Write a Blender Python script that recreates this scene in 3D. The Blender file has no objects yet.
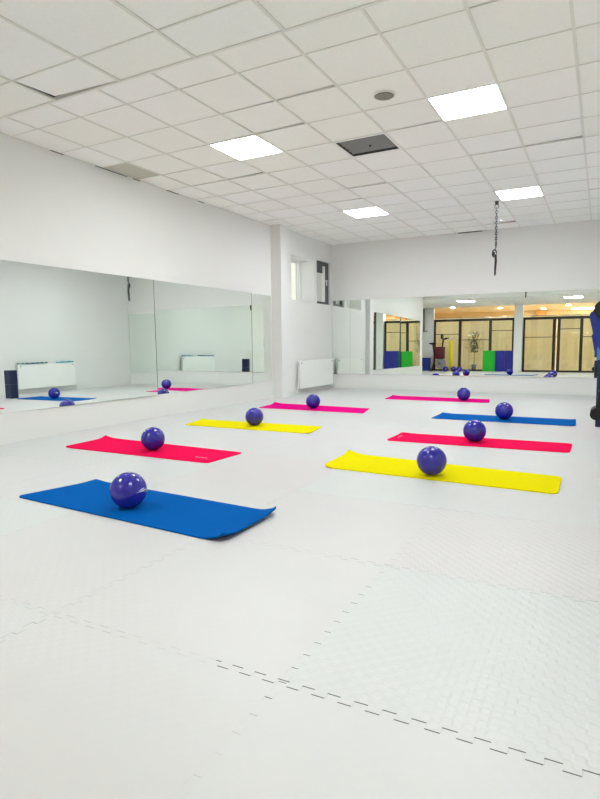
import bpy, bmesh, math, random
from mathutils import Vector, Matrix
random.seed(7)
S = bpy.context.scene
COL = S.collection
PI = math.pi

# ---------------------------------------------------------------- materials
def lin(c):
    return tuple(((v/255)/12.92 if v/255 <= .04045 else ((v/255+.055)/1.055)**2.4) for v in c) + (1,)

def mat(name, rgb, rough=.5, metal=0, spec=.5, noise=0, nscale=20, bump=0, bscale=200, coat=0):
    m = bpy.data.materials.new(name); m.use_nodes = True
    nt = m.node_tree; N = nt.nodes; L = nt.links
    b = N['Principled BSDF']
    b.inputs['Base Color'].default_value = lin(rgb)
    b.inputs['Roughness'].default_value = rough
    b.inputs['Metallic'].default_value = metal
    b.inputs['Specular IOR Level'].default_value = spec
    b.inputs['Coat Weight'].default_value = coat
    tc = N.new('ShaderNodeTexCoord')
    if noise:
        n = N.new('ShaderNodeTexNoise'); n.inputs['Scale'].default_value = nscale; n.inputs['Detail'].default_value = 4
        L.new(tc.outputs['Object'], n.inputs['Vector'])
        r = N.new('ShaderNodeMapRange'); r.inputs[3].default_value = 1-noise; r.inputs[4].default_value = 1+noise*.6
        L.new(n.outputs['Fac'], r.inputs[0])
        mx = N.new('ShaderNodeVectorMath'); mx.operation = 'SCALE'; mx.inputs[0].default_value = lin(rgb)[:3]
        L.new(r.outputs[0], mx.inputs['Scale']); L.new(mx.outputs[0], b.inputs['Base Color'])
    if bump:
        n = N.new('ShaderNodeTexNoise'); n.inputs['Scale'].default_value = bscale
        L.new(tc.outputs['Object'], n.inputs['Vector'])
        bp = N.new('ShaderNodeBump'); bp.inputs['Strength'].default_value = bump; bp.inputs['Distance'].default_value = .002
        L.new(n.outputs['Fac'], bp.inputs['Height']); L.new(bp.outputs[0], b.inputs['Normal'])
    return m

def emis(name, rgb, strength):
    m = bpy.data.materials.new(name); m.use_nodes = True
    nt = m.node_tree; nt.nodes.clear()
    e = nt.nodes.new('ShaderNodeEmission'); o = nt.nodes.new('ShaderNodeOutputMaterial')
    e.inputs[0].default_value = rgb + (1,); e.inputs[1].default_value = strength
    nt.links.new(e.outputs[0], o.inputs[0]); return m

M = {}
M['wall'] = mat('white_wall_paint', (228, 229, 227), .55, noise=.02, nscale=2, bump=.15, bscale=60)
M['wall_near'] = mat('soffit_paint', (232, 233, 231), .6)
M['lobby_wall'] = mat('tan_lobby_paint', (222, 196, 150), .6, noise=.04, nscale=1.5)
M['lobby_ceiling'] = mat('cream_lobby_ceiling', (240, 228, 200), .6)
M['lobby_floor'] = mat('lobby_floor', (190, 180, 160), .3)
M['concrete'] = mat('void_shade_concrete', (62, 60, 57), .9, noise=.1, nscale=3)  # dark tone puts the shade of the ceiling void into the colour
M['bar'] = mat('painted_ceiling_bar', (228, 229, 222), .5)
M['frame_white'] = mat('white_metal', (236, 238, 236), .35)
M['radiator'] = mat('radiator_enamel', (238, 240, 237), .3, coat=.2)
M['dark_gap'] = mat('painted_gap_dark', (25, 25, 24), .9)
M['black'] = mat('black_powder_coat', (20, 20, 22), .4)
M['black_rubber'] = mat('black_rubber', (18, 18, 20), .7)
M['anthracite'] = mat('anthracite_frame', (72, 74, 76), .45)
M['grey'] = mat('grey_metal', (150, 152, 152), .35, metal=.6)
M['steel'] = mat('chain_steel', (46, 46, 45), .5, metal=.4)
M['vent'] = mat('grey_vent_metal', (128, 129, 128), .5)
M['vent_dark'] = mat('vent_dark', (52, 52, 52), .7)
M['speaker'] = mat('speaker_grille', (128, 128, 120), .7, bump=.5, bscale=500)
M['ball'] = mat('violet_blue_pvc', (38, 32, 150), .20, spec=.5, noise=.10, nscale=9, coat=.15)
M['plug'] = mat('pale_plug', (225, 225, 235), .5)
M['blue'] = mat('blue_foam', (0, 88, 166), .88, spec=.03, noise=.03, nscale=40, bump=.3, bscale=400)
M['crimson'] = mat('crimson_foam', (234, 10, 80), .88, spec=.03, noise=.03, nscale=40, bump=.3, bscale=400)
M['yellow'] = mat('yellow_foam', (224, 212, 0), .88, spec=.03, noise=.03, nscale=40, bump=.3, bscale=400)
M['magenta'] = mat('magenta_foam', (224, 0, 130), .88, spec=.03, noise=.03, nscale=40, bump=.3, bscale=400)
M['print'] = mat('pale_print', (240, 190, 205), .6)
M['navy'] = mat('navy_vinyl', (16, 30, 68), .45, noise=.06, nscale=10)
M['royal'] = mat('royal_blue_vinyl', (8, 40, 138), .5)
M['green'] = mat('green_vinyl', (10, 176, 30), .45)
M['panel_blue'] = mat('deep_blue_vinyl', (14, 24, 140), .45)
M['pale_blue'] = mat('pale_blue_trim', (70, 120, 190), .5)
M['dark_red'] = mat('dark_red_paint', (88, 18, 30), .4)
M['teal'] = mat('teal_cloth', (34, 110, 130), .8, noise=.4, nscale=25)
M['light_teal'] = mat('light_teal_cloth', (60, 165, 190), .8, noise=.3, nscale=25)
M['curtain'] = mat('beige_satin', (242, 236, 212), .26, spec=.6, noise=.06, nscale=3)
def curtain_mat():
    m = M['curtain']; nt = m.node_tree; b = nt.nodes['Principled BSDF']; o = nt.nodes['Material Output']
    t = nt.nodes.new('ShaderNodeBsdfTranslucent'); t.inputs[0].default_value = lin((246, 240, 214)); x = nt.nodes.new('ShaderNodeMixShader'); x.inputs[0].default_value = .45
    nt.links.new(b.outputs[0], x.inputs[1]); nt.links.new(t.outputs[0], x.inputs[2]); nt.links.new(x.outputs[0], o.inputs[0])
curtain_mat()
M['leaf'] = mat('leaf_green', (96, 100, 84), .6, noise=.2, nscale=8)
M['pot'] = mat('grey_pot', (96, 92, 88), .6)
M['tan_pillar'] = mat('ochre_column', (190, 140, 60), .6)
M['baseboard'] = mat('baseboard_paint', (224, 226, 223), .5)
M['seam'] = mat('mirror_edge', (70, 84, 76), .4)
M['led'] = emis('led_diffuser', (.94, .985, 1.0), 17.0)
M['downlight'] = emis('warm_downlight', (1.0, .94, .84), 260.0)
M['lobby_panel'] = emis('lobby_tube', (1.0, .96, .88), 70.0)
M['outside'] = emis('glowing_outside_wall', (.98, .96, .90), .5)  # wall surface emits; its glow stands in for daylight

def mirror_mat():
    m = bpy.data.materials.new('silvered_mirror'); m.use_nodes = True
    nt = m.node_tree; nt.nodes.clear()
    g = nt.nodes.new('ShaderNodeBsdfGlossy'); o = nt.nodes.new('ShaderNodeOutputMaterial')
    g.inputs['Color'].default_value = (.90, .955, .915, 1); g.inputs['Roughness'].default_value = 0.0
    nt.links.new(g.outputs[0], o.inputs[0]); return m
M['mirror'] = mirror_mat()

def glass_mat(name, tint, gl):
    m = bpy.data.materials.new(name); m.use_nodes = True
    nt = m.node_tree; nt.nodes.clear()
    g = nt.nodes.new('ShaderNodeBsdfGlossy'); t = nt.nodes.new('ShaderNodeBsdfTransparent'); x = nt.nodes.new('ShaderNodeMixShader')
    o = nt.nodes.new('ShaderNodeOutputMaterial'); g.inputs['Roughness'].default_value = .02
    t.inputs[0].default_value = tint; x.inputs[0].default_value = gl
    nt.links.new(t.outputs[0], x.inputs[1]); nt.links.new(g.outputs[0], x.inputs[2]); nt.links.new(x.outputs[0], o.inputs[0])
    return m
M['glass'] = glass_mat('partition_glass', (.95, .96, .93, 1), .07)

def math_(nt, op, a, b=None, c=None):
    n = nt.nodes.new('ShaderNodeMath'); n.operation = op
    for i, v in enumerate((a, b, c)):
        if v is None: continue
        if isinstance(v, (int, float)): n.inputs[i].default_value = v
        else: nt.links.new(v, n.inputs[i])
    return n.outputs[0]

def ceiling_tile_mat():
    m = bpy.data.materials.new('mineral_ceiling_tile'); m.use_nodes = True
    nt = m.node_tree; N = nt.nodes; L = nt.links; b = N['Principled BSDF']; b.inputs['Roughness'].default_value = .85
    g = N.new('ShaderNodeNewGeometry'); tc = N.new('ShaderNodeTexCoord')
    r = N.new('ShaderNodeValToRGB'); e = r.color_ramp.elements
    e[0].position = 0; e[0].color = lin((247, 248, 243)); e[1].position = 1; e[1].color = lin((249, 250, 248))
    L.new(g.outputs['Random Per Island'], r.inputs[0])
    n = N.new('ShaderNodeTexNoise'); n.inputs['Scale'].default_value = 90; n.inputs['Detail'].default_value = 5; n.inputs['Roughness'].default_value = .75
    mp = N.new('ShaderNodeMapping'); mp.inputs['Scale'].default_value = (1, .45, 1)
    L.new(tc.outputs['Object'], mp.inputs[0]); L.new(mp.outputs[0], n.inputs['Vector'])
    k = math_(nt, 'MULTIPLY_ADD', n.outputs['Fac'], .14, .91)
    v = N.new('ShaderNodeVectorMath'); v.operation = 'SCALE'; L.new(r.outputs[0], v.inputs[0]); L.new(k, v.inputs['Scale'])
    L.new(v.outputs[0], b.inputs['Base Color'])
    bp = N.new('ShaderNodeBump'); bp.inputs['Strength'].default_value = .3; bp.inputs['Distance'].default_value = .002
    L.new(n.outputs['Fac'], bp.inputs['Height']); L.new(bp.outputs[0], b.inputs['Normal'])
    return m
M['tile'] = ceiling_tile_mat()
M['stained_tile'] = mat('stained_ceiling_tile', (198, 197, 184), .9, noise=.06, nscale=30, bump=.3)

# interlocking foam floor: origin, angle, pitch measured from the joints
FX, FY, FROT, FP = -.8128, 1.3906, .0155, .9949
def floor_mat():
    m = bpy.data.materials.new('white_puzzle_foam'); m.use_nodes = True
    nt = m.node_tree; N = nt.nodes; L = nt.links; b = N['Principled BSDF']
    g = N.new('ShaderNodeNewGeometry'); s = N.new('ShaderNodeSeparateXYZ'); L.new(g.outputs['Position'], s.inputs[0])
    X = math_(nt, 'SUBTRACT', s.outputs[0], FX); Y = math_(nt, 'SUBTRACT', s.outputs[1], FY)
    c, d = math.cos(FROT)/FP, math.sin(FROT)/FP
    U = math_(nt, 'ADD', math_(nt, 'MULTIPLY', X, c), math_(nt, 'MULTIPLY', Y, d))
    V = math_(nt, 'SUBTRACT', math_(nt, 'MULTIPLY', Y, c), math_(nt, 'MULTIPLY', X, d))
    def joint(a, along, ph):
        # square-wave joint: distance of a to nearest integer, offset by a tooth
        fr = math_(nt, 'FRACT', math_(nt, 'MULTIPLY_ADD', along, 12.0, ph))
        tooth = math_(nt, 'SUBTRACT', math_(nt, 'MULTIPLY', math_(nt, 'GREATER_THAN', fr, .5), .025), .0125)
        q = math_(nt, 'ADD', a, tooth)
        dd = math_(nt, 'ABSOLUTE', math_(nt, 'SUBTRACT', q, math_(nt, 'ROUND', q)))
        line = math_(nt, 'LESS_THAN', dd, .0022)
        # flanks of the teeth
        near = math_(nt, 'LESS_THAN', math_(nt, 'ABSOLUTE', math_(nt, 'SUBTRACT', a, math_(nt, 'ROUND', a))), .0125)
        edge = math_(nt, 'LESS_THAN', fr, .045)
        return line, math_(nt, 'MULTIPLY', near, edge)
    l1, e1 = joint(V, U, .25); l2, e2 = joint(U, V, .0)
    # the joints are not equally open everywhere
    n = N.new('ShaderNodeTexNoise'); n.inputs['Scale'].default_value = 2.6; n.inputs['Detail'].default_value = 3
    L.new(g.outputs['Position'], n.inputs['Vector'])
    def openness(lo, hi):
        r = N.new('ShaderNodeMapRange'); r.inputs[1].default_value = lo; r.inputs[2].default_value = hi; L.new(n.outputs['Fac'], r.inputs[0]); return r.outputs[0]
    op = openness(.36, .58)
    # widest joints: the second row line in front of the camera
    wide = math_(nt, 'MULTIPLY', math_(nt, 'LESS_THAN', math_(nt, 'ABSOLUTE', V), .1), math_(nt, 'GREATER_THAN', U, -.25))
    op = math_(nt, 'MAXIMUM', math_(nt, 'MULTIPLY', op, .5), math_(nt, 'MULTIPLY', wide, .95))
    side = math_(nt, 'MULTIPLY', math_(nt, 'LESS_THAN', math_(nt, 'ABSOLUTE', U), .1), math_(nt, 'MULTIPLY', math_(nt, 'GREATER_THAN', V, .05), math_(nt, 'LESS_THAN', V, .8)))
    dark = math_(nt, 'MAXIMUM', math_(nt, 'MULTIPLY', l1, math_(nt, 'MULTIPLY', op, math_(nt, 'MULTIPLY_ADD', math_(nt, 'GREATER_THAN', U, -.25), .4, .6))), math_(nt, 'MULTIPLY', e2, math_(nt, 'MAXIMUM', op, math_(nt, 'MULTIPLY', side, .85))))
    dark = math_(nt, 'MAXIMUM', dark, math_(nt, 'MULTIPLY', math_(nt, 'MAXIMUM', math_(nt, 'MULTIPLY', e1, .12), math_(nt, 'MULTIPLY', l2, math_(nt, 'MULTIPLY_ADD', math_(nt, 'LESS_THAN', U, -.5), .5, .08))), op))
    # per-mat shade
    cu = N.new('ShaderNodeCombineXYZ'); L.new(math_(nt, 'FLOOR', U), cu.inputs[0]); L.new(math_(nt, 'FLOOR', V), cu.inputs[1])
    w = N.new('ShaderNodeTexWhiteNoise'); w.noise_dimensions = '2D'; L.new(cu.outputs[0], w.inputs['Vector'])
    r = N.new('ShaderNodeValToRGB'); e = r.color_ramp.elements
    e[0].position = 0; e[0].color = lin((202, 199, 200)); e[1].position = 1; e[1].color = lin((200, 204, 203))
    L.new(w.outputs['Value'], r.inputs[0])
    n2 = N.new('ShaderNodeTexNoise'); n2.inputs['Scale'].default_value = 3.5; n2.inputs['Detail'].default_value = 8; n2.inputs['Roughness'].default_value = .7
    L.new(g.outputs['Position'], n2.inputs['Vector'])
    sc = N.new('ShaderNodeVectorMath'); sc.operation = 'SCALE'; L.new(r.outputs[0], sc.inputs[0])
    L.new(math_(nt, 'MULTIPLY_ADD', n2.outputs['Fac'], .06, .95), sc.inputs['Scale'])
    mx = N.new('ShaderNodeMix'); mx.data_type = 'RGBA'; L.new(dark, mx.inputs[0]); L.new(sc.outputs[0], mx.inputs[6]); mx.inputs[7].default_value = lin((62, 60, 58))
    L.new(mx.outputs[2], b.inputs['Base Color'])
    # embossed weave: rows of small bars, alternating direction
    P = .0292
    a = math_(nt, 'MULTIPLY', U, FP/P*PI); c2 = math_(nt, 'MULTIPLY', V, FP/P*PI)
    wv = math_(nt, 'MULTIPLY', math_(nt, 'SINE', a), math_(nt, 'SINE', c2))
    wv = math_(nt, 'MULTIPLY', wv, 3.0)
    cl = N.new('ShaderNodeClamp'); cl.inputs[1].default_value = -1; cl.inputs[2].default_value = 1; L.new(wv, cl.inputs[0])
    bp = N.new('ShaderNodeBump'); bp.inputs['Strength'].default_value = .9; bp.inputs['Distance'].default_value = .0011
    L.new(math_(nt, 'SUBTRACT', math_(nt, 'MULTIPLY', cl.outputs[0], math_(nt, 'MULTIPLY_ADD', math_(nt, 'MULTIPLY', math_(nt, 'GREATER_THAN', U, 0.0), math_(nt, 'GREATER_THAN', V, 0.0)), .75, .16)), math_(nt, 'MULTIPLY', dark, 1.0)), bp.inputs['Height']); L.new(bp.outputs[0], b.inputs['Normal'])
    b.inputs['Roughness'].default_value = .42; b.inputs['Specular IOR Level'].default_value = .4
    return m
M['floor'] = floor_mat()

# ---------------------------------------------------------------- mesh helpers
def box(bm, x0, y0, z0, x1, y1, z1, mi=0, bev=0):
    r = bmesh.ops.create_cube(bm, size=1)
    vs = r['verts']
    for v in vs:
        v.co = Vector(((x0+x1)/2+v.co.x*(x1-x0), (y0+y1)/2+v.co.y*(y1-y0), (z0+z1)/2+v.co.z*(z1-z0)))
    fs = list({f for v in vs for f in v.link_faces})
    for f in fs: f.material_index = mi
    if bev:
        es = list({e for v in vs for e in v.link_edges})
        bmesh.ops.bevel(bm, geom=es, offset=bev, segments=2, affect='EDGES', profile=.6)
    return vs

def prism(bm, pts, axis, a, b, mi=0):
    """closed polygon pts (2D) swept along axis from a to b"""
    def P(p, t):
        return {'x': (t, p[0], p[1]), 'y': (p[0], t, p[1]), 'z': (p[0], p[1], t)}[axis]
    A = [bm.verts.new(P(p, a)) for p in pts]; B = [bm.verts.new(P(p, b)) for p in pts]
    fs = [bm.faces.new(A), bm.faces.new(B[::-1])]
    n = len(pts)
    for i in range(n): fs.append(bm.faces.new((A[i], B[i], B[(i+1) % n], A[(i+1) % n])))
    for f in fs: f.material_index = mi
    bmesh.ops.recalc_face_normals(bm, faces=fs)
    return A+B

def cyl(bm, p, q, r, r2=None, seg=16, mi=0):
    p, q = Vector(p), Vector(q); d = q-p
    R = d.to_track_quat('Z', 'Y').to_matrix().to_4x4()
    o = bmesh.ops.create_cone(bm, cap_ends=True, cap_tris=False, segments=seg, radius1=r, radius2=r if r2 is None else r2, depth=d.length,
                              matrix=Matrix.Translation((p+q)/2) @ R)
    for f in {f for v in o['verts'] for f in v.link_faces}: f.material_index = mi; f.smooth = len(f.verts) == 4
    return o['verts']

def tube(bm, pts, r, seg=8, closed=False, mi=0):
    pts = [Vector(p) for p in pts]; n = len(pts); rings = []
    up = Vector((0, 0, 1))
    for i in range(n):
        t = (pts[(i+1) % n]-pts[i-1]) if closed else (pts[min(i+1, n-1)]-pts[max(i-1, 0)])
        t.normalize()
        a = t.cross(up)
        if a.length < .1: a = t.cross(Vector((1, 0, 0)))
        a.normalize(); b = t.cross(a)
        rings.append([bm.verts.new(pts[i]+r*(math.cos(2*PI*k/seg)*a+math.sin(2*PI*k/seg)*b)) for k in range(seg)])
    fs = []
    for i in range(n if closed else n-1):
        A, B = rings[i], rings[(i+1) % n]
        for k in range(seg): fs.append(bm.faces.new((A[k], B[k], B[(k+1) % seg], A[(k+1) % seg])))
    if not closed: fs += [bm.faces.new(rings[0][::-1]), bm.faces.new(rings[-1])]
    for f in fs: f.material_index = mi; f.smooth = True
    bmesh.ops.recalc_face_normals(bm, faces=fs)

def sphere(bm, c, r, sx=1, sy=1, sz=1, u=32, v=20, mi=0):
    o = bmesh.ops.create_uvsphere(bm, u_segments=u, v_segments=v, radius=r, matrix=Matrix.Translation(c) @ Matrix.Diagonal((sx, sy, sz, 1)))
    for f in {f for w in o['verts'] for f in w.link_faces}: f.smooth = True; f.material_index = mi

def obj(name, bm, mats, parent=None, label=None):
    me = bpy.data.meshes.new(name); bm.to_mesh(me); bm.free()
    for m in (mats if isinstance(mats, (list, tuple)) else [mats]): me.materials.append(M[m])
    o = bpy.data.objects.new(name, me); COL.objects.link(o)
    if parent is not None: o.parent = parent
    if label: o['label'] = label
    return o

def tag(o, label, cat, group=None, kind=None):
    o['label'] = label; o['category'] = cat
    if group: o['group'] = group
    if kind: o['kind'] = kind
    return o

def thing(name, label, cat, loc=(0, 0, 0), rotz=0, group=None):
    o = bpy.data.objects.new(name, None); COL.objects.link(o)
    o.empty_display_size = .1
    o.location = loc; o.rotation_euler = (0, 0, rotz)
    return tag(o, label, cat, group)

def struct(name, bm, mats, label, cat='structure', parent=None):
    o = obj(name, bm, mats, parent)
    if parent is None:
        o['kind'] = 'structure'; o['label'] = label; o['category'] = cat
    return o

def dup(root, loc, rotz, label, group=None):
    r = root.copy(); COL.objects.link(r); r.location = loc; r.rotation_euler = (0, 0, rotz); r['label'] = label
    if group: r['group'] = group
    for ch in list(root.children):
        c = ch.copy(); COL.objects.link(c); c.parent = r
        for g in list(ch.children):
            d = g.copy(); COL.objects.link(d); d.parent = c
    return r

NB = bmesh.new
# ---------------------------------------------------------------- measured frame
H = 1.01548; ZC = 3.1656
XW = -5.476          # left wall
XF = -5.385          # its far section beyond the column
YB = 11.688; KB = .014   # back wall: y = YB + KB*(x+3)
XR = .92             # right wall
YS = -1.2            # glazed partition behind the camera
XN = -6.7            # wider part of the room near the partition
ZS = 2.68; YF = 2.82 # lower ceiling near the camera and its edge
YJ = 3.2
ZTOP = 3.65
def yb(x): return YB+KB*(x+3)
GX, GY = -.8616, 3.9851

# ---------------------------------------------------------------- room shell
bm = NB(); box(bm, XN-.2, YS-.12, -.06, XR+.2, YB+.3, 0)
struct('floor', bm, 'floor', 'white interlocking foam mat floor with jigsaw joints', 'floor')

# left wall with mirror, column, far section with two openings
bm = NB(); box(bm, XW-.25, YJ, 0, XW, 9.17, ZTOP)
struct('wall_left', bm, 'wall', 'white wall carrying the long left mirror', 'wall')
bm = NB(); box(bm, XW-.25, 9.17, 0, -5.262, 9.42, ZTOP)
struct('wall_left_column', bm, 'wall', 'white wall column between the left mirror and the radiator', 'wall')
W1 = (9.78, 10.74, 1.86, 2.72); W2 = (10.90, 11.585, 1.85, 2.76)
bm = NB(); xo = XF-.42
box(bm, xo, 9.42, 0, XF, 11.85, 1.85)
box(bm, xo, 9.42, 2.76, XF, 11.85, ZTOP)
box(bm, xo, 9.42, 1.85, XF, W1[0], 2.76)
box(bm, xo, W1[1], 1.85, XF, W2[0], 2.76)
box(bm, xo, W2[1], 1.85, XF, 11.85, 2.76)
box(bm, xo, W1[0], 1.85, XF, W1[1], W1[2]); box(bm, xo, W1[0], W1[3], XF, W1[1], 2.76)
struct('wall_left_far', bm, 'wall', 'white wall with two high windows above the radiator', 'wall')

# back wall (slightly out of square)
def ywall(name, x0, x1, z0, z1, yf, thick, m, label):
    bm = NB()
    prism(bm, [(x0, yf(x0)), (x1, yf(x1)), (x1, yf(x1)+thick), (x0, yf(x0)+thick)], 'z', z0, z1)
    return struct(name, bm, m, label, 'wall')
ywall('wall_back', XF-.4, XR+.25, 0, ZTOP, yb, .2, 'wall', 'white back wall carrying the wide mirror')
bm = NB(); box(bm, XR, YS-.1, 0, XR+.2, YB+.1, ZTOP)
struct('wall_right', bm, 'wall', 'white wall along the right side of the studio', 'wall')
bm = NB(); box(bm, XN, YJ-.0, 0, XW-.25, YJ+.2, ZTOP)
struct('wall_jog', bm, 'wall', 'short white wall where the studio widens behind the camera', 'wall')
bm = NB(); box(bm, XN-.2, YS-.1, 0, XN, YJ+.2, ZTOP)
struct('wall_near_left', bm, 'wall', 'white side wall of the wider part behind the camera', 'wall')
bm = NB(); box(bm, XN, YS-.1, 0, -6.1, YS+.05, ZS)
struct('wall_rear', bm, 'wall', 'white wall piece beside the glazed partition', 'wall')
bm = NB(); box(bm, XN-.2, YS-.3, ZTOP, XR+.2, YB+.3, ZTOP+.15)
struct('ceiling_slab', bm, 'concrete', 'concrete slab above the suspended ceiling', 'ceiling')

# plinths under the mirrors
bm = NB(); box(bm, XW, YJ+.02, 0, XW+.012, 9.17, .318)
box(bm, XW, YJ+.02, .0, XW+.018, 9.17, .02)
struct('baseboard_left', bm, 'baseboard', 'low white plinth under the left mirror', 'baseboard')
bm = NB(); prism(bm, [(XF, yb(XF)), (XR, yb(XR)), (XR, yb(XR)-.014), (XF, yb(XF)-.014)], 'z', 0, .06)
struct('baseboard_back', bm, 'baseboard', 'low white skirting along the back wall', 'baseboard')
bm = NB(); box(bm, XF, 9.42, 0, XF+.014, 11.63, .07)
struct('baseboard_left_far', bm, 'baseboard', 'white skirting under the radiator', 'baseboard')

# ---------------------------------------------------------------- suspended ceilings
skip = {(-5, 2), (-1, 2), (-5, 8), (-1, 8), (-3, 3)}     # light panels and the vent (cell i,j)
def suspended(name, xs, ys, z, skipc, label, lifts=(), stained=(), hole=()):
    bm = NB()
    for a in range(len(xs)-1):
        for b in range(len(ys)-1):
            x0, x1, y0, y1 = xs[a], xs[a+1], ys[b], ys[b+1]
            if x1-x0 < .02 or y1-y0 < .02: continue
            key = (round((xs[a+1]-GX)/.6)-1, round((ys[b+1]-GY)/.6)-1) if name == 'ceiling' else (a, b)
            if key in skipc: continue
            g = .004
            vs = box(bm, x0+g, y0+g, z+.006, x1-g, y1-g, z+.020, mi=1 if key in stained else 0)
            tilt = 0; r = random.random()
            if key in lifts: tilt = lifts[key]
            elif r < .12: tilt = .006
            if key in hole:
                cx, cy = x1-g, y0+g
                for v in vs:
                    u = (x1-v.co.x)/(x1-x0); w = (v.co.y-y0)/(y1-y0)
                    v.co.x += u*(.012+.018*w); v.co.y -= u*w*.030; v.co.z += .008*u*w
            else:
                for v in vs:
                    v.co.z += tilt*(v.co.y-y0)/(y1-y0)*(.4+.6*(v.co.x-x0)/(x1-x0))
                    v.co.z += random.uniform(0, .0015)
    o = struct(name, bm, ['tile', 'stained_tile'], label, 'ceiling')
    bm = NB()
    for x in xs: box(bm, x-.011, ys[0], z, x+.011, ys[-1], z+.005)
    for y in ys: box(bm, xs[0], y-.0055, z+.001, xs[-1], y+.0055, z+.006)
    struct('ceiling_grid', bm, 'bar', '', parent=o)
    return o
xs = [XW] + [GX+.6*i for i in range(-7, 3)] + [XR]
ys = [GY-1.2] + [GY+.6*j for j in range(-1, 13)] + [YB+.04]
suspended('ceiling', xs, ys, ZC, skip, 'white suspended tile ceiling with recessed light panels',
          lifts={(-6, 3): .02, (-5, 4): .0, (0, 4): .018, (-4, 1): .014, (-2, 11): .025, (-4, 5): .014, (-3, 0): .012},
          stained={(-8, 2)})
SX = [XN] + [-3.369+.6*i for i in range(-5, 8)] + [XR]
SY = [YS] + [1.878-.6*k for k in range(4, -1, -1)] + [2.478, 2.806]
hcell = (SX.index(-3.369), len(SY)-2)
si = SX.index(-3.369)
yi = [i for i, v in enumerate(SY) if abs(v-1.278) < .01][0]
ylow = [i for i, v in enumerate(SY) if abs(v+.522) < .01][0]
sskip = {(si-2, yi), (si+4, yi)}
suspended('ceiling_lowered', SX, SY, ZS, sskip, 'lower white tile ceiling near the camera with one shifted tile', hole={hcell})
bm = NB(); box(bm, XN, YF-.012, ZS+.0, XR, YF+.0, ZTOP)
struct('wall_soffit', bm, 'wall_near', 'upright face where the lowered ceiling ends', 'wall')
bm = NB(); box(bm, XN, YF-.024, ZS+.03, XR, YF-.0125, ZTOP); struct('void_shade_layer', bm, 'concrete', 'added dark layer behind the upright ceiling face, standing for void shade', 'trim')  # dark sheet added to keep the void behind the shifted tile black

# solid dark strips painting the shade of gaps at the ceiling edge
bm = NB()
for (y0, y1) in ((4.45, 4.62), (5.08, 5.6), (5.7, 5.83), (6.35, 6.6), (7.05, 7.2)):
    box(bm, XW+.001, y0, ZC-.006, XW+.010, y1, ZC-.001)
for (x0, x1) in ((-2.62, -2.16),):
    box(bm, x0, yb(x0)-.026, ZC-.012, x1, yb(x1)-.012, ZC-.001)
struct('gap_shade_strips', bm, 'dark_gap', 'dark strips standing for gap shade between the ceiling edge tiles and the walls', 'trim')

# ---------------------------------------------------------------- ceiling lights
def ceiling_light():
    t = thing('ceiling_light', '', 'light', (0, 0, 0), 0, 'square light panels in the tile ceiling')
    bm = NB()
    for a in ((-.298, -.298, .298, -.288), (-.298, .288, .298, .298), (-.298, -.288, -.288, .288), (.288, -.288, .298, .288)):
        box(bm, a[0], a[1], 0, a[2], a[3], .03)
    obj('frame', bm, 'frame_white', t)
    bm = NB(); box(bm, -.2875, -.2875, .004, .2875, .2875, .02); obj('diffuser', bm, 'led', t)
    bm = NB(); box(bm, -.298, -.298, .0305, .298, .298, .05); obj('housing', bm, 'frame_white', t)
    return t
L0 = ceiling_light()
lp = [((GX-.3, GY+1.5, ZC-.002), 'large bright square ceiling light nearest the camera, right of the vent'),
      ((GX-2.7, GY+1.5, ZC-.002), 'bright square ceiling light left of the vent'),
      ((GX-.3, GY+5.1, ZC-.002), 'far square ceiling light beside the top of the hanging chain'),
      ((GX-2.7, GY+5.1, ZC-.002), 'smallest square ceiling light, far beyond the vent'),
      ((SX[si-2]+.3, SY[yi]+.3, ZS-.002), 'lowered-ceiling light seen above the left glass bays in the back mirror'),
      ((SX[si+4]+.3, SY[yi]+.3, ZS-.002), 'lowered-ceiling light seen right of the pillar in the back mirror')]
for i, (p, l) in enumerate(lp):
    if i == 0: L0.location = p; L0['label'] = l
    else: dup(L0, p, 0, l)

# vent
t = thing('ceiling_vent', 'dark grey square louvred air vent in the tile ceiling', 'vent', (GX-1.5, GY+2.1, ZC-.002))
bm = NB()
for a in ((-.298, -.298, .298, -.270), (-.298, .235, .298, .298), (-.298, -.27, -.275, .235), (.275, -.27, .298, .235)):
    box(bm, a[0], a[1], 0, a[2], a[3], .012)
obj('frame', bm, 'frame_white', t)
bm = NB(); box(bm, -.275, -.27, .05, .275, .235, .055)
box(bm, -.275, -.27, .0, .275, -.262, .05); box(bm, -.275, .227, .0, .275, .235, .05)
box(bm, -.275, -.262, .0, -.268, .227, .05); box(bm, .268, -.262, .0, .275, .227, .05)
obj('duct', bm, 'vent_dark', t)
for k in range(5):
    y = -.205+k*.094; bm = NB()
    prism(bm, [(y-.034, .030), (y+.018, .010), (y+.018, .0125), (y-.034, .0325)], 'x', -.267, .267)
    obj('slat', bm, 'vent', t)
bm = NB(); sphere(bm, (.02, 0, .004), .012, u=12, v=8); obj('knob', bm, 'black', t)
# round speaker
t = thing('ceiling_speaker', 'round grey speaker grille flush in a ceiling tile', 'speaker', (-1.772, 4.945, ZC-.001))
bm = NB(); cyl(bm, (0, 0, -.004), (0, 0, .007), .095, .1, 40); obj('rim', bm, 'bar', t)
bm = NB(); cyl(bm, (0, 0, -.010), (0, 0, -.004), .075, .085, 40); obj('grille', bm, 'speaker', t)

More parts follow.
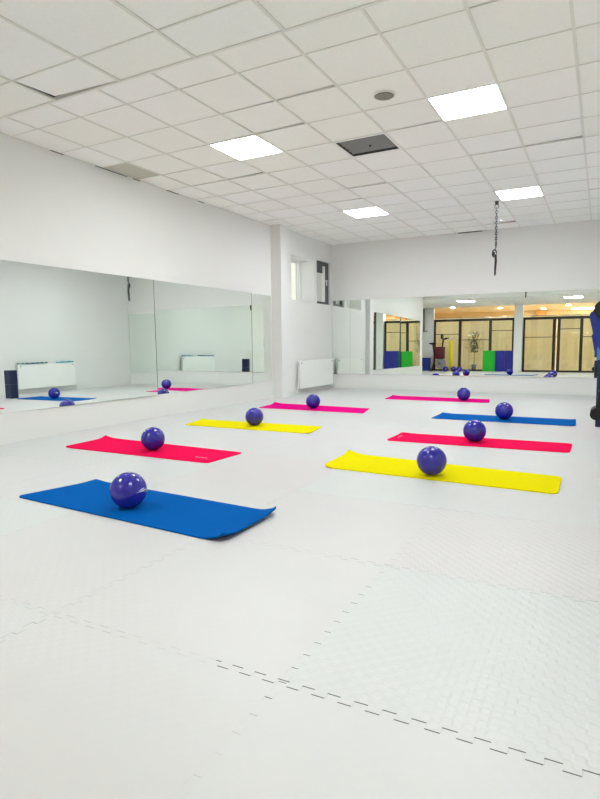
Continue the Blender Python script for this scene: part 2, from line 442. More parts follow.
# ---------------------------------------------------------------- mirrors
def left_mirror(y0, y1, ky, kz, base, label):
    """panel whose silvered face is x = XW+base+ky*(y-y0)-kz*(z-.325)"""
    z0, z1 = .318, 1.893
    t = thing('wall_mirror', label, 'mirror', (XW, (y0+y1)/2, z0), 0, 'mirror panels on the left wall')
    f = lambda y, z: base+ky*(y-y0)-kz*(z-z0)
    bm = NB(); ym = (y0+y1)/2; g = .008
    A = [(0, y0-ym+g, 0), (0, y1-ym-g, 0), (0, y1-ym-g, z1-z0), (0, y0-ym+g, z1-z0)]
    A = [(.0035, y, z) for (_, y, z) in A]; B = [(f(y+ym, z+z0), y, z) for (_, y, z) in A]
    va = [bm.verts.new(p) for p in A]; vb = [bm.verts.new(p) for p in B]
    for i in range(4): bm.faces.new((va[i], vb[i], vb[(i+1) % 4], va[(i+1) % 4]))
    bm.faces.new(va); bmesh.ops.holes_fill(bm, edges=bm.edges, sides=4)
    bm.faces.ensure_lookup_table()
    bmesh.ops.recalc_face_normals(bm, faces=bm.faces)
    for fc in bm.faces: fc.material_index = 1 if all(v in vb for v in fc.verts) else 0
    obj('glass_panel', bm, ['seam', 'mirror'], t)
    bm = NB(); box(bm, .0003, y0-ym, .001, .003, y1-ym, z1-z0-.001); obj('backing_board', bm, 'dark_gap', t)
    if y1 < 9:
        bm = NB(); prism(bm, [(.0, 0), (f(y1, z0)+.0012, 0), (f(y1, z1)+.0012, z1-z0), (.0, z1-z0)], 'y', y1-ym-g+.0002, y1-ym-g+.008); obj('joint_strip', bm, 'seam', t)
left_mirror(3.57, 6.005, .008, .0075, .0145, 'long mirror panel on the left wall reflecting radiator and blue mat')
left_mirror(6.005, 8.43, .013, .001, .009, 'middle mirror panel of the left wall, reflecting the back mirror')
left_mirror(8.43, 9.125, .010, .001, .009, 'narrow end mirror panel of the left wall beside the column')

def back_mirror(x0, x1, kz, base, label):
    z0, z1 = .325, 1.945
    t = thing('wall_mirror', label, 'mirror', (0, 0, 0), 0, 'mirror panels on the back wall')
    bm = NB(); g = .0015
    A = [(x0+g, yb(x0), z0), (x1-g, yb(x1), z0), (x1-g, yb(x1), z1), (x0+g, yb(x0), z1)]
    B = [(x, y-(base-kz*(z-z0)), z) for x, y, z in A]
    va = [bm.verts.new(p) for p in A]; vb = [bm.verts.new(p) for p in B]
    for i in range(4): bm.faces.new((va[i], vb[i], vb[(i+1) % 4], va[(i+1) % 4]))
    bm.faces.new(va); bm.faces.new(vb)
    bmesh.ops.recalc_face_normals(bm, faces=bm.faces)
    for fc in bm.faces: fc.material_index = 1 if all(v in vb for v in fc.verts) else 0
    obj('glass_panel', bm, ['seam', 'mirror'], t)
back_mirror(XF+.03, -4.94, .009, .019, 'narrow mirror panel in the corner of the back wall by the radiator')
back_mirror(-4.94, XR-.02, .009, .019, 'wide mirror on the back wall reflecting the glass partition')

# ---------------------------------------------------------------- windows in the left wall
def window(name, y0, y1, z0, z1, x, label, m, fw, dark):
    bm = NB()
    box(bm, x, y0, z0, x+.05, y1, z0+fw); box(bm, x, y0, z1-fw, x+.05, y1, z1)
    box(bm, x, y0, z0+fw, x+.05, y0+fw, z1-fw); box(bm, x, y1-fw, z0+fw, x+.05, y1, z1-fw)
    o = struct(name, bm, m, label, 'window')
    bm = NB(); box(bm, x+.02, y0+fw, z0+fw, x+.028, y1-fw, z1-fw); struct('pane', bm, 'glass', '', parent=o)
    return o
w1 = window('window_1', W1[0], W1[1], W1[2], W1[3], XF-.36, 'high window set deep in the wall, left one', 'frame_white', .05, False)
w2 = window('window_2', W2[0], W2[1], W2[2], W2[3], XF-.10, 'high dark framed window nearest the back corner', 'anthracite', .055, True)
bm = NB(); box(bm, XF-.075, W2[1]-.24, W2[2]+.055, XF-.03, W2[1]-.055, W2[3]-.055); struct('sash', bm, 'anthracite', '', parent=w2)
bm = NB(); box(bm, XF-.08, W2[0]+.055, 2.52, XF-.06, W2[1]-.24, W2[3]-.055); struct('roller_blind', bm, 'anthracite', '', parent=w2)
bm = NB(); box(bm, XF-.08, W2[1]-.285, W2[2]+.055, XF-.02, W2[1]-.24, W2[3]-.09); struct('mullion', bm, 'frame_white', '', parent=w2)
bm = NB(); box(bm, XF-.03, W2[1]-.17, 2.26, XF-.01, W2[1]-.145, 2.38, bev=.004); box(bm, XF-.012, W2[1]-.23, 2.355, XF-.004, W2[1]-.145, 2.378); struct('handle', bm, 'frame_white', '', parent=w2)
bm = NB(); box(bm, XF-1.6, 8.6, .4, XF-1.5, 14.6, 4.6)
struct('wall_outside', bm, 'outside', 'pale wall outside the high windows, glowing in place of daylight', 'wall')

# ---------------------------------------------------------------- radiators
def radiator(name, L, Hh, label, side):
    """local: wall plane x=0, body grows to +x, length along y"""
    t = thing(name, label, 'radiator')
    bm = NB(); box(bm, .085, 0, 0, .10, L, Hh, bev=.006); obj('front_panel', bm, 'radiator', t)
    bm = NB(); box(bm, .035, 0.01, 0.012, .05, L-.01, Hh-.012, bev=.005); obj('rear_panel', bm, 'radiator', t)
    bm = NB()
    n = int(L/.05)
    for k in range(n):
        y = .03+k*(L-.06)/(n-1); box(bm, .05, y-.002, .03, .085, y+.002, Hh-.03)
    obj('convector_fins', bm, 'radiator', t)
    bm = NB()
    for k in range(2*n):
        y = .012+k*(L-.024)/(2*n-1); box(bm, .038, y-.003, Hh-.004, .09, y+.003, Hh+.004)
    box(bm, .036, .002, Hh-.004, .042, L-.002, Hh+.004); box(bm, .088, .002, Hh-.004, .094, L-.002, Hh+.004)
    obj('top_grille', bm, 'radiator', t)
    for y in (.15, L-.15):
        bm = NB(); box(bm, 0, y-.015, .08, .036, y+.015, Hh-.05); obj('bracket', bm, 'grey', t)
    for y, s in ((-.0, -1), (L, 1)):
        bm = NB(); cyl(bm, (.067, y, .04), (.067, y+s*.05, .04), .012, seg=12); cyl(bm, (.067, y+s*.05, .052), (.067, y+s*.05, -Zr), .008, seg=10)
        obj('pipe', bm, 'frame_white', t)
    for y in (.06, L-.06):
        bm = NB(); cyl(bm, (.1005, y, Hh-.045), (.106, y, Hh-.045), .013, seg=16); obj('air_vent_plug', bm, 'black', t)
    return t
Zr = .10
r1 = radiator('radiator', 1.56, .56, 'white panel radiator under the high windows beside the column', 1)
r1.location = (XF, 9.93, .10)
Zr = .12
r2 = radiator('radiator', 1.55, .56, 'white panel radiator on the right wall seen in the left mirror', -1)
r2.location = (XR, 9.78, .12); r2.rotation_euler = (0, 0, PI)
# cloths on the right radiator (seen in the mirror)
def cloth(name, y0, y1, m, label, seed, thick=.02):
    rnd = random.Random(seed); bm = NB(); n = 22; rows = []
    for i in range(n+1):
        y = y0+(y1-y0)*i/n; h = .010+.028*abs(math.sin(i*.9+seed))*rnd.uniform(.5, 1); w = .05*math.sin(PI*i/n)**.4+.008
        rows.append([bm.verts.new((XR-.065+dx*w, y, .690+dz*h+.0)) for dx, dz in ((-1, 0), (-.75, .7), (0, 1), (.75, .7), (1, 0))])
    for a, b in zip(rows, rows[1:]):
        for k in range(4): bm.faces.new((a[k], a[k+1], b[k+1], b[k]))
        bm.faces.new((a[4], a[0], b[0], b[4]))
    bm.faces.new(rows[0]); bm.faces.new(rows[-1][::-1])
    bmesh.ops.recalc_face_normals(bm, faces=bm.faces)
    for f in bm.faces: f.smooth = True
    tag(obj(name, bm, m), label, 'cloth')
cloth('exercise_band', 8.22, 9.02, 'teal', 'dark teal exercise band lying on the mirrored radiator, near end', 1)
cloth('exercise_band', 9.26, 9.76, 'light_teal', 'light teal exercise band lying on the mirrored radiator, far end', 4)

# ---------------------------------------------------------------- exercise mats
def mat_obj(name, quad, m, label, group, curls=(), rad=.035, logo=None):
    q = [Vector((a, b, 0)) for a, b in quad]      # front-left, back-left, back-right, front-right
    e0 = (q[3]-q[0])*.012; e1 = (q[2]-q[1])*.012; q = [q[0]-e0, q[1]-e1, q[2]+e1, q[3]+e0]
    NX, NY = 60, 22
    def bil(u, v): return (q[0]*(1-u)*(1-v)+q[1]*(1-u)*v+q[2]*u*v+q[3]*u*(1-v))
    Lx = (q[3]-q[0]).length; Ly = (q[1]-q[0]).length
    def lift(u, v):
        z = 0
        for kind, amp, width in curls:
            if kind == 'R': z += amp*max(0, 1-(1-u)*Lx/width)**2
            if kind == 'L': z += amp*max(0, 1-u*Lx/width)**2
            if kind == 'RB': z += amp*max(0, 1-math.hypot((1-u)*Lx*1.6, (1-v)*Ly)/width)**2
            if kind == 'RF': z += amp*max(0, 1-math.hypot((1-u)*Lx, v*Ly)/width)**2
            if kind == 'LF': z += amp*max(0, 1-math.hypot(u*Lx, v*Ly)/width)**2
            if kind == 'LB': z += amp*max(0, 1-math.hypot(u*Lx, (1-v)*Ly)/width)**2
            if kind == 'B': z += amp*max(0, 1-(1-v)*Ly/width)**2*(1-u)
        return z
    bm = NB(); T = .008
    def grid(zo):
        R = []
        for i in range(NX+1):
            row = []
            for j in range(NY+1):
                u, v = i/NX, j/NY
                # pull corners in for a rounded outline
                x = u*Lx; y = v*Ly
                ex = min(x, Lx-x); ey = min(y, Ly-y)
                p = bil(u, v)
                if ex < rad and ey < rad:
                    dx, dy = rad-ex, rad-ey; d = max(dx, dy); h = math.hypot(dx, dy)
                    if h > 1e-6:
                        k = d/h; nx = rad-dx*k; ny = rad-dy*k
                        u2 = (nx if x < Lx/2 else Lx-nx)/Lx; v2 = (ny if y < Ly/2 else Ly-ny)/Ly
                        p = bil(u2, v2)
                p = p.copy(); p.z = .0005+zo+lift(u, v)
                row.append(bm.verts.new(p))
            R.append(row)
        return R
    A = grid(0); B = grid(T)
    for i in range(NX):
        for j in range(NY):
            bm.faces.new((B[i][j], B[i+1][j], B[i+1][j+1], B[i][j+1]))
            bm.faces.new((A[i][j], A[i][j+1], A[i+1][j+1], A[i+1][j]))
    for i in range(NX):
        bm.faces.new((A[i][0], A[i+1][0], B[i+1][0], B[i][0])); bm.faces.new((A[i+1][NY], A[i][NY], B[i][NY], B[i+1][NY]))
    for j in range(NY):
        bm.faces.new((A[0][j+1], A[0][j], B[0][j], B[0][j+1])); bm.faces.new((A[NX][j], A[NX][j+1], B[NX][j+1], B[NX][j]))
    for f in bm.faces: f.smooth = abs(f.normal.z) > .5
    bmesh.ops.recalc_face_normals(bm, faces=bm.faces)
    if logo is None:
        return tag(obj(name, bm, m), label, 'mat', group)
    o = tag(obj(name, bm, m), label, 'mat', group)
    bm = NB(); u0, v0, rot = logo
    ax = (q[3]-q[0]).normalized(); ay = (q[1]-q[0]).normalized()
    if rot: ax, ay = ay, -ax
    c = bil(u0, v0)
    for k in range(6):
        p = c+ax*(k*.022)
        h = .018 if k in (0, 3) else .012
        a, b2 = p, p+ax*.012+ay*h
        vs = [bm.verts.new((*(w.xy), .0089)) for w in (p, p+ax*.013, p+ax*.013+ay*h, p+ay*h)]
        vt = [bm.verts.new((v.co.x, v.co.y, .0092)) for v in vs]
        bm.faces.new(vt); bm.faces.new(vs[::-1])
        for w in range(4): bm.faces.new((vs[w], vs[(w+1) % 4], vt[(w+1) % 4], vt[w]))
    obj('printed_mark', bm, 'print', o, 'small pale printed mark')
    return o
G = 'exercise mats laid out across the floor'
mat_obj('exercise_mat', [(-3.43, 2.39), (-3.29, 2.95), (-1.69, 2.85), (-1.69, 2.285)], 'blue', 'large blue exercise mat nearest the camera with a curled right end', G,
        curls=(('R', .022, .20), ('RB', .020, .25), ('LB', .012, .16), ('RF', .022, .16)), rad=.045)
mat_obj('exercise_mat', [(-4.68, 3.81), (-4.71, 4.37), (-2.94, 4.33), (-2.96, 3.82)], 'crimson', 'crimson exercise mat second from the camera on the left, behind the blue one', G,
        curls=(('LB', .018, .16), ('L', .006, .2), ('B', .01, .1)), logo=(.86, .28, 0))
mat_obj('exercise_mat', [(-4.60, 5.55), (-4.70, 6.05), (-2.98, 6.12), (-2.89, 5.58)], 'yellow', 'yellow exercise mat farther back on the left, behind the crimson one', G,
        curls=(('LB', .012, .14), ('RF', .012, .12)))
mat_obj('exercise_mat', [(-4.76, 7.55), (-4.80, 8.13), (-3.14, 8.12), (-3.02, 7.54)], 'magenta', 'magenta exercise mat by the left wall column and radiator', G,
        curls=(('LB', .018, .2), ('B', .012, .12)))
mat_obj('exercise_mat', [(-1.96, 4.10), (-1.98, 4.67), (-.25, 4.56), (-.245, 4.03)], 'yellow', 'yellow exercise mat nearest the camera on the right', G,
        curls=(('L', .015, .16), ('LB', .018, .2), ('B', .012, .12)), rad=.05)
mat_obj('exercise_mat', [(-1.93, 5.53), (-1.92, 6.05), (-.245, 6.10), (-.245, 5.60)], 'crimson', 'crimson exercise mat in the right row between yellow and blue mats', G,
        curls=(('LB', .01, .2),), rad=.06, logo=(.04, .40, 1))
mat_obj('exercise_mat', [(-1.96, 7.40), (-1.95, 7.98), (-.285, 7.99), (-.265, 7.40)], 'blue', 'blue exercise mat far back on the right', G,
        curls=(('LB', .012, .2), ('R', .006, .1)))
mat_obj('exercise_mat', [(-3.40, 9.63), (-3.46, 10.26), (-1.72, 10.22), (-1.64, 9.66)], 'magenta', 'magenta exercise mat farthest back, in front of the back wall', G,
        curls=(('LB', .012, .2), ('RF', .012, .12)))

# ---------------------------------------------------------------- exercise balls
def ball_root():
    t = thing('exercise_ball', '', 'ball', (0, 0, 0), 0, 'small violet exercise balls')
    R = .1125
    bm = NB(); sphere(bm, (0, 0, R*.985), R, 1.0, 1.0, .985, 48, 32)
    b = obj('ball', bm, 'ball', t)
    # inflation plug
    bm = NB(); d = Vector((math.cos(2.4)*.7, math.sin(2.4)*.7, .71)).normalized()
    c = Vector((0, 0, R*.985))
    cyl(bm, c+d*(R-.002), c+d*(R+.0018), .007, .005, 16); obj('valve_plug', bm, 'plug', t)
    # pale printed swoosh on the side
    bm = NB()
    for (lat0, lat1, lo0, lo1) in ((.00, .05, -.05, .75), (.10, .14, .1, .6)):
        n = 14; lo = []; hi = []
        for k in range(n+1):
            th = lo0+(lo1-lo0)*k/n; w = math.sin(PI*k/n)*(lat1-lat0)*.5; m_ = (lat0+lat1)/2+.08*(k/n)
            for (arr, a) in ((lo, m_-w-.002), (hi, m_+w+.002)):
                arr.append(bm.verts.new(c+Vector((math.cos(a)*math.cos(th), math.cos(a)*math.sin(th), math.sin(a)*.985))*(R+.0006)))
        for k in range(n): bm.faces.new((lo[k], lo[k+1], hi[k+1], hi[k]))
    obj('printed_swoosh', bm, 'plug', t, 'pale printed swoosh')
    return t
B0 = ball_root()
balls = [((-2.561, 2.53), -.35, 'violet ball standing on the blue mat nearest the camera'),
         ((-3.764, 4.06), 1.9, 'violet ball on the crimson mat of the left row'),
         ((-3.754, 5.84), 2.5, 'violet ball on the yellow mat of the left row'),
         ((-3.921, 7.78), 1.2, 'violet ball on the magenta mat near the radiator'),
         ((-1.110, 4.19), 2.2, 'violet ball on the yellow mat of the right row'),
         ((-1.105, 5.80), .9, 'violet ball on the crimson mat of the right row'),
         ((-1.094, 7.66), 3.0, 'violet ball on the far blue mat of the right row'),
         ((-2.073, 9.86), 1.5, 'violet ball on the farthest magenta mat by the back wall'),
         ]
for i, ((x, y), rz, l) in enumerate(balls):
    if i == 0: B0.location = (x, y, .0085); B0.rotation_euler = (0, 0, rz); B0['label'] = l
    else: dup(B0, (x, y, .0085), rz, l)
for (x, y, l) in ((-5.30, .05, 'spare violet ball on the floor left of two others, seen in the back mirror'),
                  (-5.02, -.10, 'spare violet ball between two others, seen in the back mirror'),
                  (-4.76, .05, 'spare violet ball right of two others, seen in the back mirror')):
    dup(B0, (x, y, .0), 1.0, l, 'spare violet balls by the glass partition')

# ---------------------------------------------------------------- hanging chain
t = thing('hanging_chain', 'dark steel chain hanging from the ceiling before the back wall', 'chain', (-1.528, 9.40, ZC))
bm = NB(); cyl(bm, (0, 0, -.05), (0, 0, .002), .024, .03, 14); tube(bm, [(.03*math.cos(a), 0, -.075+.03*math.sin(a)) for a in [2*PI*k/16 for k in range(16)]], .006, 6, True)
obj('ceiling_hook', bm, 'black', t)
zz = -.12; n = 0; bm = NB()
while zz > -.70:
    w = .013; l = .026
    pts = []
    for k in range(16):
        a = 2*PI*k/16; px = w*math.cos(a); pz = l*math.sin(a)
        pts.append((px, 0, zz+pz) if n % 2 else (0, px, zz+pz))
    tube(bm, pts, .0075, 6, True); zz -= .040; n += 1
obj('chain_links', bm, 'steel', t)
bm = NB(); tube(bm, [(-.06, 0, -.302), (-.03, 0, -.308), (.0, 0, -.304), (.05, 0, -.298), (.085, 0, -.300)], .008, 8); obj('crossbar', bm, 'grey', t)
bm = NB(); tube(bm, [(-.02+.03*math.cos(a), 0, -.785+.055*math.sin(a)) for a in [2*PI*k/18 for k in range(18)]], .010, 8, True)
sphere(bm, (-.03, 0, -.79), .022, .9, .8, 1.6, 12, 8)
tube(bm, [(0, 0, -.69), (-.01, 0, -.735)], .006, 6)
obj('carabiner', bm, 'black_rubber', t)
bm = NB()
prism(bm, [(-.018, -.80), (.014, -.81), (.022, -.90), (.014, -1.0), (.008, -1.12), (-.014, -1.13), (-.016, -1.0), (-.012, -.90)], 'y', -.014, .014)
obj('strap', bm, 'steel', t)

# ---------------------------------------------------------------- stacked foam blocks and the exercise machine at the right edge
g = 'navy foam blocks stacked by the right wall'
bm = NB(); box(bm, -.045, 7.44, .0, .165, 7.60, .295, bev=.012); tag(obj('foam_block', bm, 'navy'), 'navy foam block on the floor at the right edge, lower of two', 'foam block', g)
bm = NB(); box(bm, -.045, 7.44, .2955, .165, 7.60, .59, bev=.012); tag(obj('foam_block', bm, 'navy'), 'navy foam block stacked on top of the lower one at the right edge', 'foam block', g)

t = thing('exercise_machine', 'black exercise machine with a leaning blue padded backrest, cut by the right edge', 'exercise machine', (0, 0, 0))
KM = .838
def near(pts): return [(x*KM, H+(z-H)*KM) for x, z in pts]
bm = NB()
prism(bm, near([(-.142, 1.29), (-.115, 1.335), (.02, 1.34), (.06, 1.25), (.10, .80), (-.045, .80), (-.062, .87), (-.10, 1.10)]), 'y', 5.84, 6.18)
bmesh.ops.bevel(bm, geom=bm.edges[:], offset=.010, segments=2, affect='EDGES')
bk = obj('backrest', bm, 'royal', t, 'blue padded backrest')
bm = NB(); prism(bm, near([(-.052, .93), (-.043, .95), (.02, .80), (-.052, .80)]), 'y', 5.832, 5.841); obj('trim_strip', bm, 'pale_blue', bk)
bm = NB(); cyl(bm, (.0, 5.79, 1.29), (.0, 6.22, 1.29), .082, seg=28); cyl(bm, (.0, 5.785, 1.29), (.0, 5.79, 1.29), .025, seg=12)
prism(bm, near([(-.09, 1.31), (-.02, 1.40), (.12, 1.40), (.12, 1.0), (.05, 1.05), (-.02, 1.28)]), 'y', 5.815, 6.20)
obj('head_roll', bm, 'black_rubber', t, 'black padded head roll')
bm = NB(); box(bm, -.028, 5.96, .655, .05, 6.06, .84); box(bm, .05, 5.96, .03, .11, 6.06, 1.2); obj('upright_post', bm, 'navy', t)
bm = NB(); cyl(bm, (-.029, 5.84, .333), (-.029, 6.16, .333), .052, seg=24); obj('foot_roller', bm, 'black_rubber', t, 'black foam foot roller')
bm = NB(); box(bm, -.025, 5.98, .318, .09, 6.03, .348); prism(bm, near([(-.045, .23), (-.02, .45), (.06, .45), (.06, .20)]), 'y', 5.97, 6.04); obj('roller_arm', bm, 'black', t)
bm = NB(); box(bm, .06, 5.76, .0, .14, 6.28, .04, bev=.006); box(bm, .10, 5.97, .0, .30, 6.05, .04, bev=.006); obj('base', bm, 'black', t)

# ---------------------------------------------------------------- glazed partition behind the camera
def partition(name, x0, x1, mull, bars, label, dbl=()):
    t = thing(name, label, 'partition', ((x0+x1)/2, YS, 0)); cx = (x0+x1)/2
    bm = NB()
    box(bm, x0-cx, -.03, 2.09, x1-cx, .03, 2.19); box(bm, x0-cx, -.03, 0, x1-cx, .03, .07)
    box(bm, x0-cx, -.03, .07, x0-cx+.08, .03, 2.09); box(bm, x1-cx-.08, -.03, .07, x1-cx, .03, 2.09)
    obj('frame', bm, 'black', t)
    for m_ in mull:
        bm = NB(); box(bm, m_-.055-cx, -.03, .07, m_+.055-cx, .03, 2.09); obj('mullion', bm, 'black', t)
    ed = [x0+.08]+[v for m_ in mull for v in (m_-.055, m_+.055)]+[x1-.08]
    for k in range(0, len(ed), 2):
        bm = NB(); box(bm, ed[k]-cx, -.004, .07, ed[k+1]-cx, .004, 2.09); p = obj('glass_pane', bm, 'glass', t)
        z = bars[k//2]
        bm = NB(); box(bm, ed[k]-cx, -.02, z-.014, ed[k+1]-cx, .016, z+.014); obj('glazing_bar', bm, 'anthracite', t)
    return t
partition('glazed_partition', -6.09, -2.83, (-4.99, -3.76), (1.56, 1.31, 1.68), 'black framed glass partition left of the pillar, seen in the back mirror')
partition('glazed_partition', -2.50, .90, (-1.35, -1.18, -.38), (1.39, 1.39, 1.70, 1.39), 'black framed glass partition right of the pillar, seen in the back mirror')
bm = NB(); box(bm, -2.82, YS-.15, 0, -2.51, YS+.25, ZTOP)
struct('wall_pillar', bm, 'wall', 'square white pillar between the glass partitions', 'pillar')
# door pull
# lobby beyond the glass
bm = NB(); box(bm, XN-1.5, -6.6, -.06, 3.2, YS-.13, 0); struct('floor_lobby', bm, 'lobby_floor', 'lobby floor beyond the glass partition', 'floor')
bm = NB(); box(bm, XN-1.5, -6.6, 0, 3.2, -6.4, 3.0); struct('wall_lobby_back', bm, 'lobby_wall', 'tan wall at the far side of the lobby', 'wall')
bm = NB(); box(bm, XN-1.7, -6.6, 0, XN-1.5, YS-.1, 3.0); struct('wall_lobby_left', bm, 'lobby_wall', 'tan side wall of the lobby, left', 'wall')
bm = NB(); box(bm, XN-1.5, YS-.2, 0, XN-.2, YS-.1, 3.0); struct('wall_lobby_front', bm, 'lobby_wall', 'tan lobby wall beside the studio', 'wall')
bm = NB(); box(bm, XR+.2, YS-.2, 0, 3.2, YS-.1, 3.0); struct('wall_lobby_front_right', bm, 'lobby_wall', 'tan lobby wall right of the studio', 'wall')
bm = NB(); box(bm, 3.2, -6.6, 0, 3.4, YS-.1, 3.0); struct('wall_lobby_right', bm, 'lobby_wall', 'tan side wall of the lobby, right', 'wall')
bm = NB(); box(bm, XN-1.5, -6.6, 2.80, 3.2, YS-.0, 2.86); struct('ceiling_lobby', bm, 'lobby_ceiling', 'cream lobby ceiling with downlights', 'ceiling')
bm = NB(); box(bm, XN, YS-.1, ZS+.021, -2.82, YS+.0, 2.80); box(bm, -2.51, YS-.1, ZS+.021, XR, YS+.0, 2.80); struct('trim_2', bm, 'wall', 'white beam above the glass partition', 'trim')
for (x, y, l) in ((-3.38, -1.75, 'round downlight in the lobby ceiling just left of the pillar'), (-3.75, -3.9, 'round downlight deeper in the lobby, left of the pillar'),
                  (-.94, -3.4, 'round downlight in the lobby right of the pillar'), (-5.6, -2.6, 'round downlight at the far left of the lobby'), (-2.0, -5.2, 'round downlight near the lobby back wall'), (.9, -2.2, 'round downlight at the right end of the lobby')):
    t = thing('downlight', l, 'light', (x, y, 2.80), 0, 'lobby downlights')
    bm = NB(); cyl(bm, (0, 0, -.012), (0, 0, 0), .10, .11, 24); obj('rim', bm, 'frame_white', t)
    bm = NB(); cyl(bm, (0, 0, -.016), (0, 0, -.012), .085, seg=24); obj('lamp', bm, 'downlight', t)
t = thing('lobby_ceiling_light', 'long bright lamp across the lobby ceiling at right', 'light', (-.1, -5.3, 2.80))
bm = NB(); box(bm, -.75, -.07, -.05, .75, .07, 0, bev=.01); obj('housing', bm, 'frame_white', t)
bm = NB(); box(bm, -.72, -.06, -.06, .72, .06, -.0505); obj('tube', bm, 'lobby_panel', t)
bm = NB(); box(bm, -2.35, -6.39, 0, -1.95, -6.1, 2.8); struct('trim_3', bm, 'tan_pillar', 'ochre column against the lobby wall', 'trim')

# curtains hung close behind the glass
def curtain(x0, x1, label, seed):
    rnd = random.Random(seed); t = thing('curtain', label, 'curtain', ((x0+x1)/2, -1.70, 0), 0, 'beige curtains behind the glass partition'); cx = (x0+x1)/2
    bm = NB(); n = int((x1-x0)/.018); ph = rnd.uniform(0, 6)
    F = []
    for i in range(n+1):
        x = x0+(x1-x0)*i/n
        y = .042*math.sin(x*14+ph)+.010*math.sin(x*37+ph*2)+.03*math.sin(x*4.3+seed)
        F.append((x-cx, y))
    rows = []
    for z in (.03, .6, 1.3, 2.0, 2.26):
        k = 1 if z < 2 else .75
        rows.append([[bm.verts.new((x, y*k+d, z)) for x, y in F] for d in (0, -.004)])
    for a, b in zip(rows, rows[1:]):
        for i in range(n):
            bm.faces.new((a[0][i], b[0][i], b[0][i+1], a[0][i+1])); bm.faces.new((a[1][i+1], b[1][i+1], b[1][i], a[1][i]))
    for f in bm.faces: f.smooth = True
    obj('cloth', bm, 'curtain', t)
    bm = NB(); cyl(bm, (x0-cx, 0, 2.275), (x1-cx, 0, 2.275), .014, seg=12)
    obj('curtain_rod', bm, 'grey', t)
    return t
for i, (a, b, l) in enumerate(((-6.15, -5.02, 'beige satin curtain behind the leftmost glass bay'), (-4.99, -3.80, 'beige satin curtain behind the second glass bay from the left'),
                               (-3.77, -2.72, 'beige satin curtain behind the bay left of the pillar, above green and blue mats'), (-2.60, -1.28, 'beige satin curtain behind the bay right of the pillar'),
                               (-1.25, -.40, 'beige satin curtain behind the narrow bay'), (-.37, 1.0, 'beige satin curtain behind the rightmost glass bay'))):
    curtain(a, b, l, i)

# gym mats folded upright in front of the glass
t = thing('folding_gym_mat', 'green and deep blue folding gym mat standing upright against the glass partition', 'gym mat', (0, 0, 0))
for (x0, x1, m_, dy) in ((-4.02, -3.53, 'green', 0), (-3.525, -3.17, 'panel_blue', .02), (-3.165, -2.86, 'panel_blue', -.01)):
    bm = NB(); box(bm, x0, -1.10+dy, .0, x1, -1.03+dy, .86, bev=.012); obj('panel', bm, m_, t, 'green panel' if m_ == 'green' else None)
bm = NB()
vs = box(bm, -6.66, -.95, .0, -6.16, -.86, .56, bev=.012)
tag(obj('blue_gym_mat', bm, 'royal'), 'royal blue gym mat standing on edge by the exercise bike', 'gym mat')

# exercise bike (seen small in the mirror)
t = thing('exercise_bike', 'dark red and black exercise bike at the left end of the glass partition', 'exercise bike', (-5.80, -.60, 0)); t.scale = (1.2, 1.0, 1.22)
bm = NB(); cyl(bm, (.12, -.03, .27), (.12, .03, .27), .19, seg=32); obj('flywheel', bm, 'grey', t)
bm = NB(); box(bm, -.22, -.22, 0, -.16, .22, .05, bev=.01); box(bm, .26, -.22, 0, .32, .22, .05, bev=.01); box(bm, -.2, -.03, .02, .3, .03, .06); obj('base', bm, 'black', t)
bm = NB(); tube(bm, [(-.18, 0, .05), (-.08, 0, .45), (-.15, 0, .92)], .035, 10); tube(bm, [(.28, 0, .05), (.14, 0, .62), (-.08, 0, .45)], .03, 10); tube(bm, [(.14, 0, .6), (.2, 0, 1.08)], .03, 10)
obj('bike_frame', bm, 'dark_red', t)
bm = NB(); box(bm, -.06, -.10, .42, .26, .10, .84, bev=.05); obj('guard', bm, 'dark_red', t)
bm = NB(); sphere(bm, (-.17, 0, .95), .12, 1.15, .8, .3, 20, 12); obj('saddle', bm, 'black_rubber', t)
bm = NB(); tube(bm, [(.36, -.2, 1.14), (.24, -.2, 1.1), (.2, -.1, 1.09), (.2, .1, 1.09), (.24, .2, 1.1), (.36, .2, 1.14)], .016, 8); obj('handlebar', bm, 'black_rubber', t)
bm = NB(); box(bm, .13, -.12, 1.10, .19, .12, 1.26, bev=.015); obj('console', bm, 'black', t)
for s in (-1, 1):
    bm = NB(); tube(bm, [(.02, s*.05, .36), (.02+s*.08, s*.08, .25)], .010, 8); box(bm, .02+s*.08-.045, s*.08, .235, .02+s*.08+.045, s*.08+s*.09, .262) if s > 0 else box(bm, .02+s*.08-.045, -.17, .235, .02+s*.08+.045, -.08, .262)
    obj('pedal', bm, 'black', t)
# yellow foam pole
bm = NB(); cyl(bm, (-5.27, -.75, 0), (-5.27, -.75, 1.28), .055, seg=20); tag(obj('foam_roller', bm, 'yellow'), 'tall yellow foam roller standing beside the exercise bike', 'foam roller')
# conduit
bm = NB(); cyl(bm, (-6.52, YS+.10, 1.72), (-6.52, YS+.10, ZS), .035, seg=12); box(bm, -6.62, YS+.05, 1.68, -6.36, YS+.14, 1.72); box(bm, -6.55, YS+.05, 2.3, -6.49, YS+.08, 2.34)
tag(obj('wall_conduit', bm, 'grey'), 'grey vertical conduit pipe on the wall left of the glass partition', 'pipe')
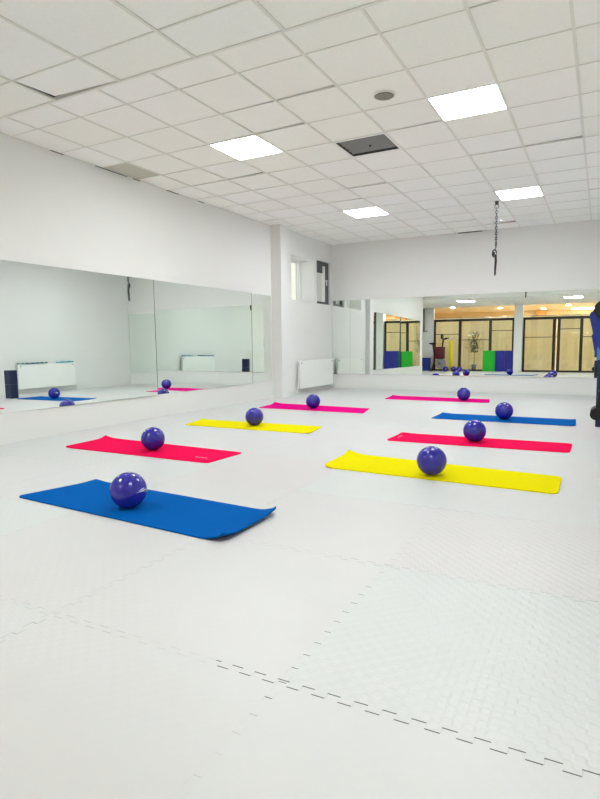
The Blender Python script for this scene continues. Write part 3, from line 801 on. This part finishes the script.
# potted plant in the lobby, in front of the curtain
t = thing('potted_plant', 'bushy dark potted plant between curtain and glass in the second bay', 'plant', (-4.42, -1.36, 0))
bm = NB(); cyl(bm, (0, 0, 0), (0, 0, .28), .075, .10, 24); obj('pot', bm, 'pot', t)
bm = NB(); rnd = random.Random(3)
for k in range(240):
    a = rnd.uniform(0, 2*PI); h = rnd.uniform(.75, 1.6); r = rnd.uniform(.02, .30)*(1.2-abs(h-1)*.6)
    c = Vector((r*math.cos(a)*1.1, max(-.085, min(.085, r*math.sin(a)*.45)), h)); d = Vector((math.cos(a)*.09, math.sin(a)*.02, rnd.uniform(.02, .14)))
    s = d.cross(Vector((0, 0, 1))).normalized()*.05
    p = [bm.verts.new(v) for v in (c, c+d*.5+s, c+d, c+d*.5-s)]; bm.faces.new(p)
obj('leaves', bm, 'leaf', t)
bm = NB(); tube(bm, [(0, 0, .25), (.01, .01, .8), (0, 0, 1.4)], .012, 8); obj('stem', bm, 'leaf', t)

# ---------------------------------------------------------------- world, camera, colour
w = bpy.data.worlds.new('World'); S.world = w; w.use_nodes = True
w.node_tree.nodes['Background'].inputs[0].default_value = (.85, .92, 1, 1); w.node_tree.nodes['Background'].inputs[1].default_value = 1.0

cam = bpy.data.cameras.new('camera'); co = bpy.data.objects.new('camera', cam); COL.objects.link(co)
R = Vector((0.88272757, 0.46978578, -0.00966208)); U = Vector((-0.0381209, 0.09209376, 0.99502037)); F = Vector((-0.46833624, 0.87796359, -0.09920236))
m = Matrix(((R.x, U.x, -F.x, 0), (R.y, U.y, -F.y, 0), (R.z, U.z, -F.z, H), (0, 0, 0, 1)))
co.matrix_world = m
cam.sensor_fit = 'HORIZONTAL'; cam.sensor_width = 36; cam.lens = 566.02*36/600; cam.clip_start = .02; cam.clip_end = 100
S.camera = co
S.view_settings.view_transform = 'Standard'; S.view_settings.look = 'None'; S.view_settings.gamma = 1
S.view_settings.use_curve_mapping = False; S.view_settings.exposure = 1.24
c = S.cycles
c.use_denoising = True; c.max_bounces = 14; c.diffuse_bounces = 8; c.glossy_bounces = 8; c.transparent_max_bounces = 12
c.sample_clamp_indirect = 8
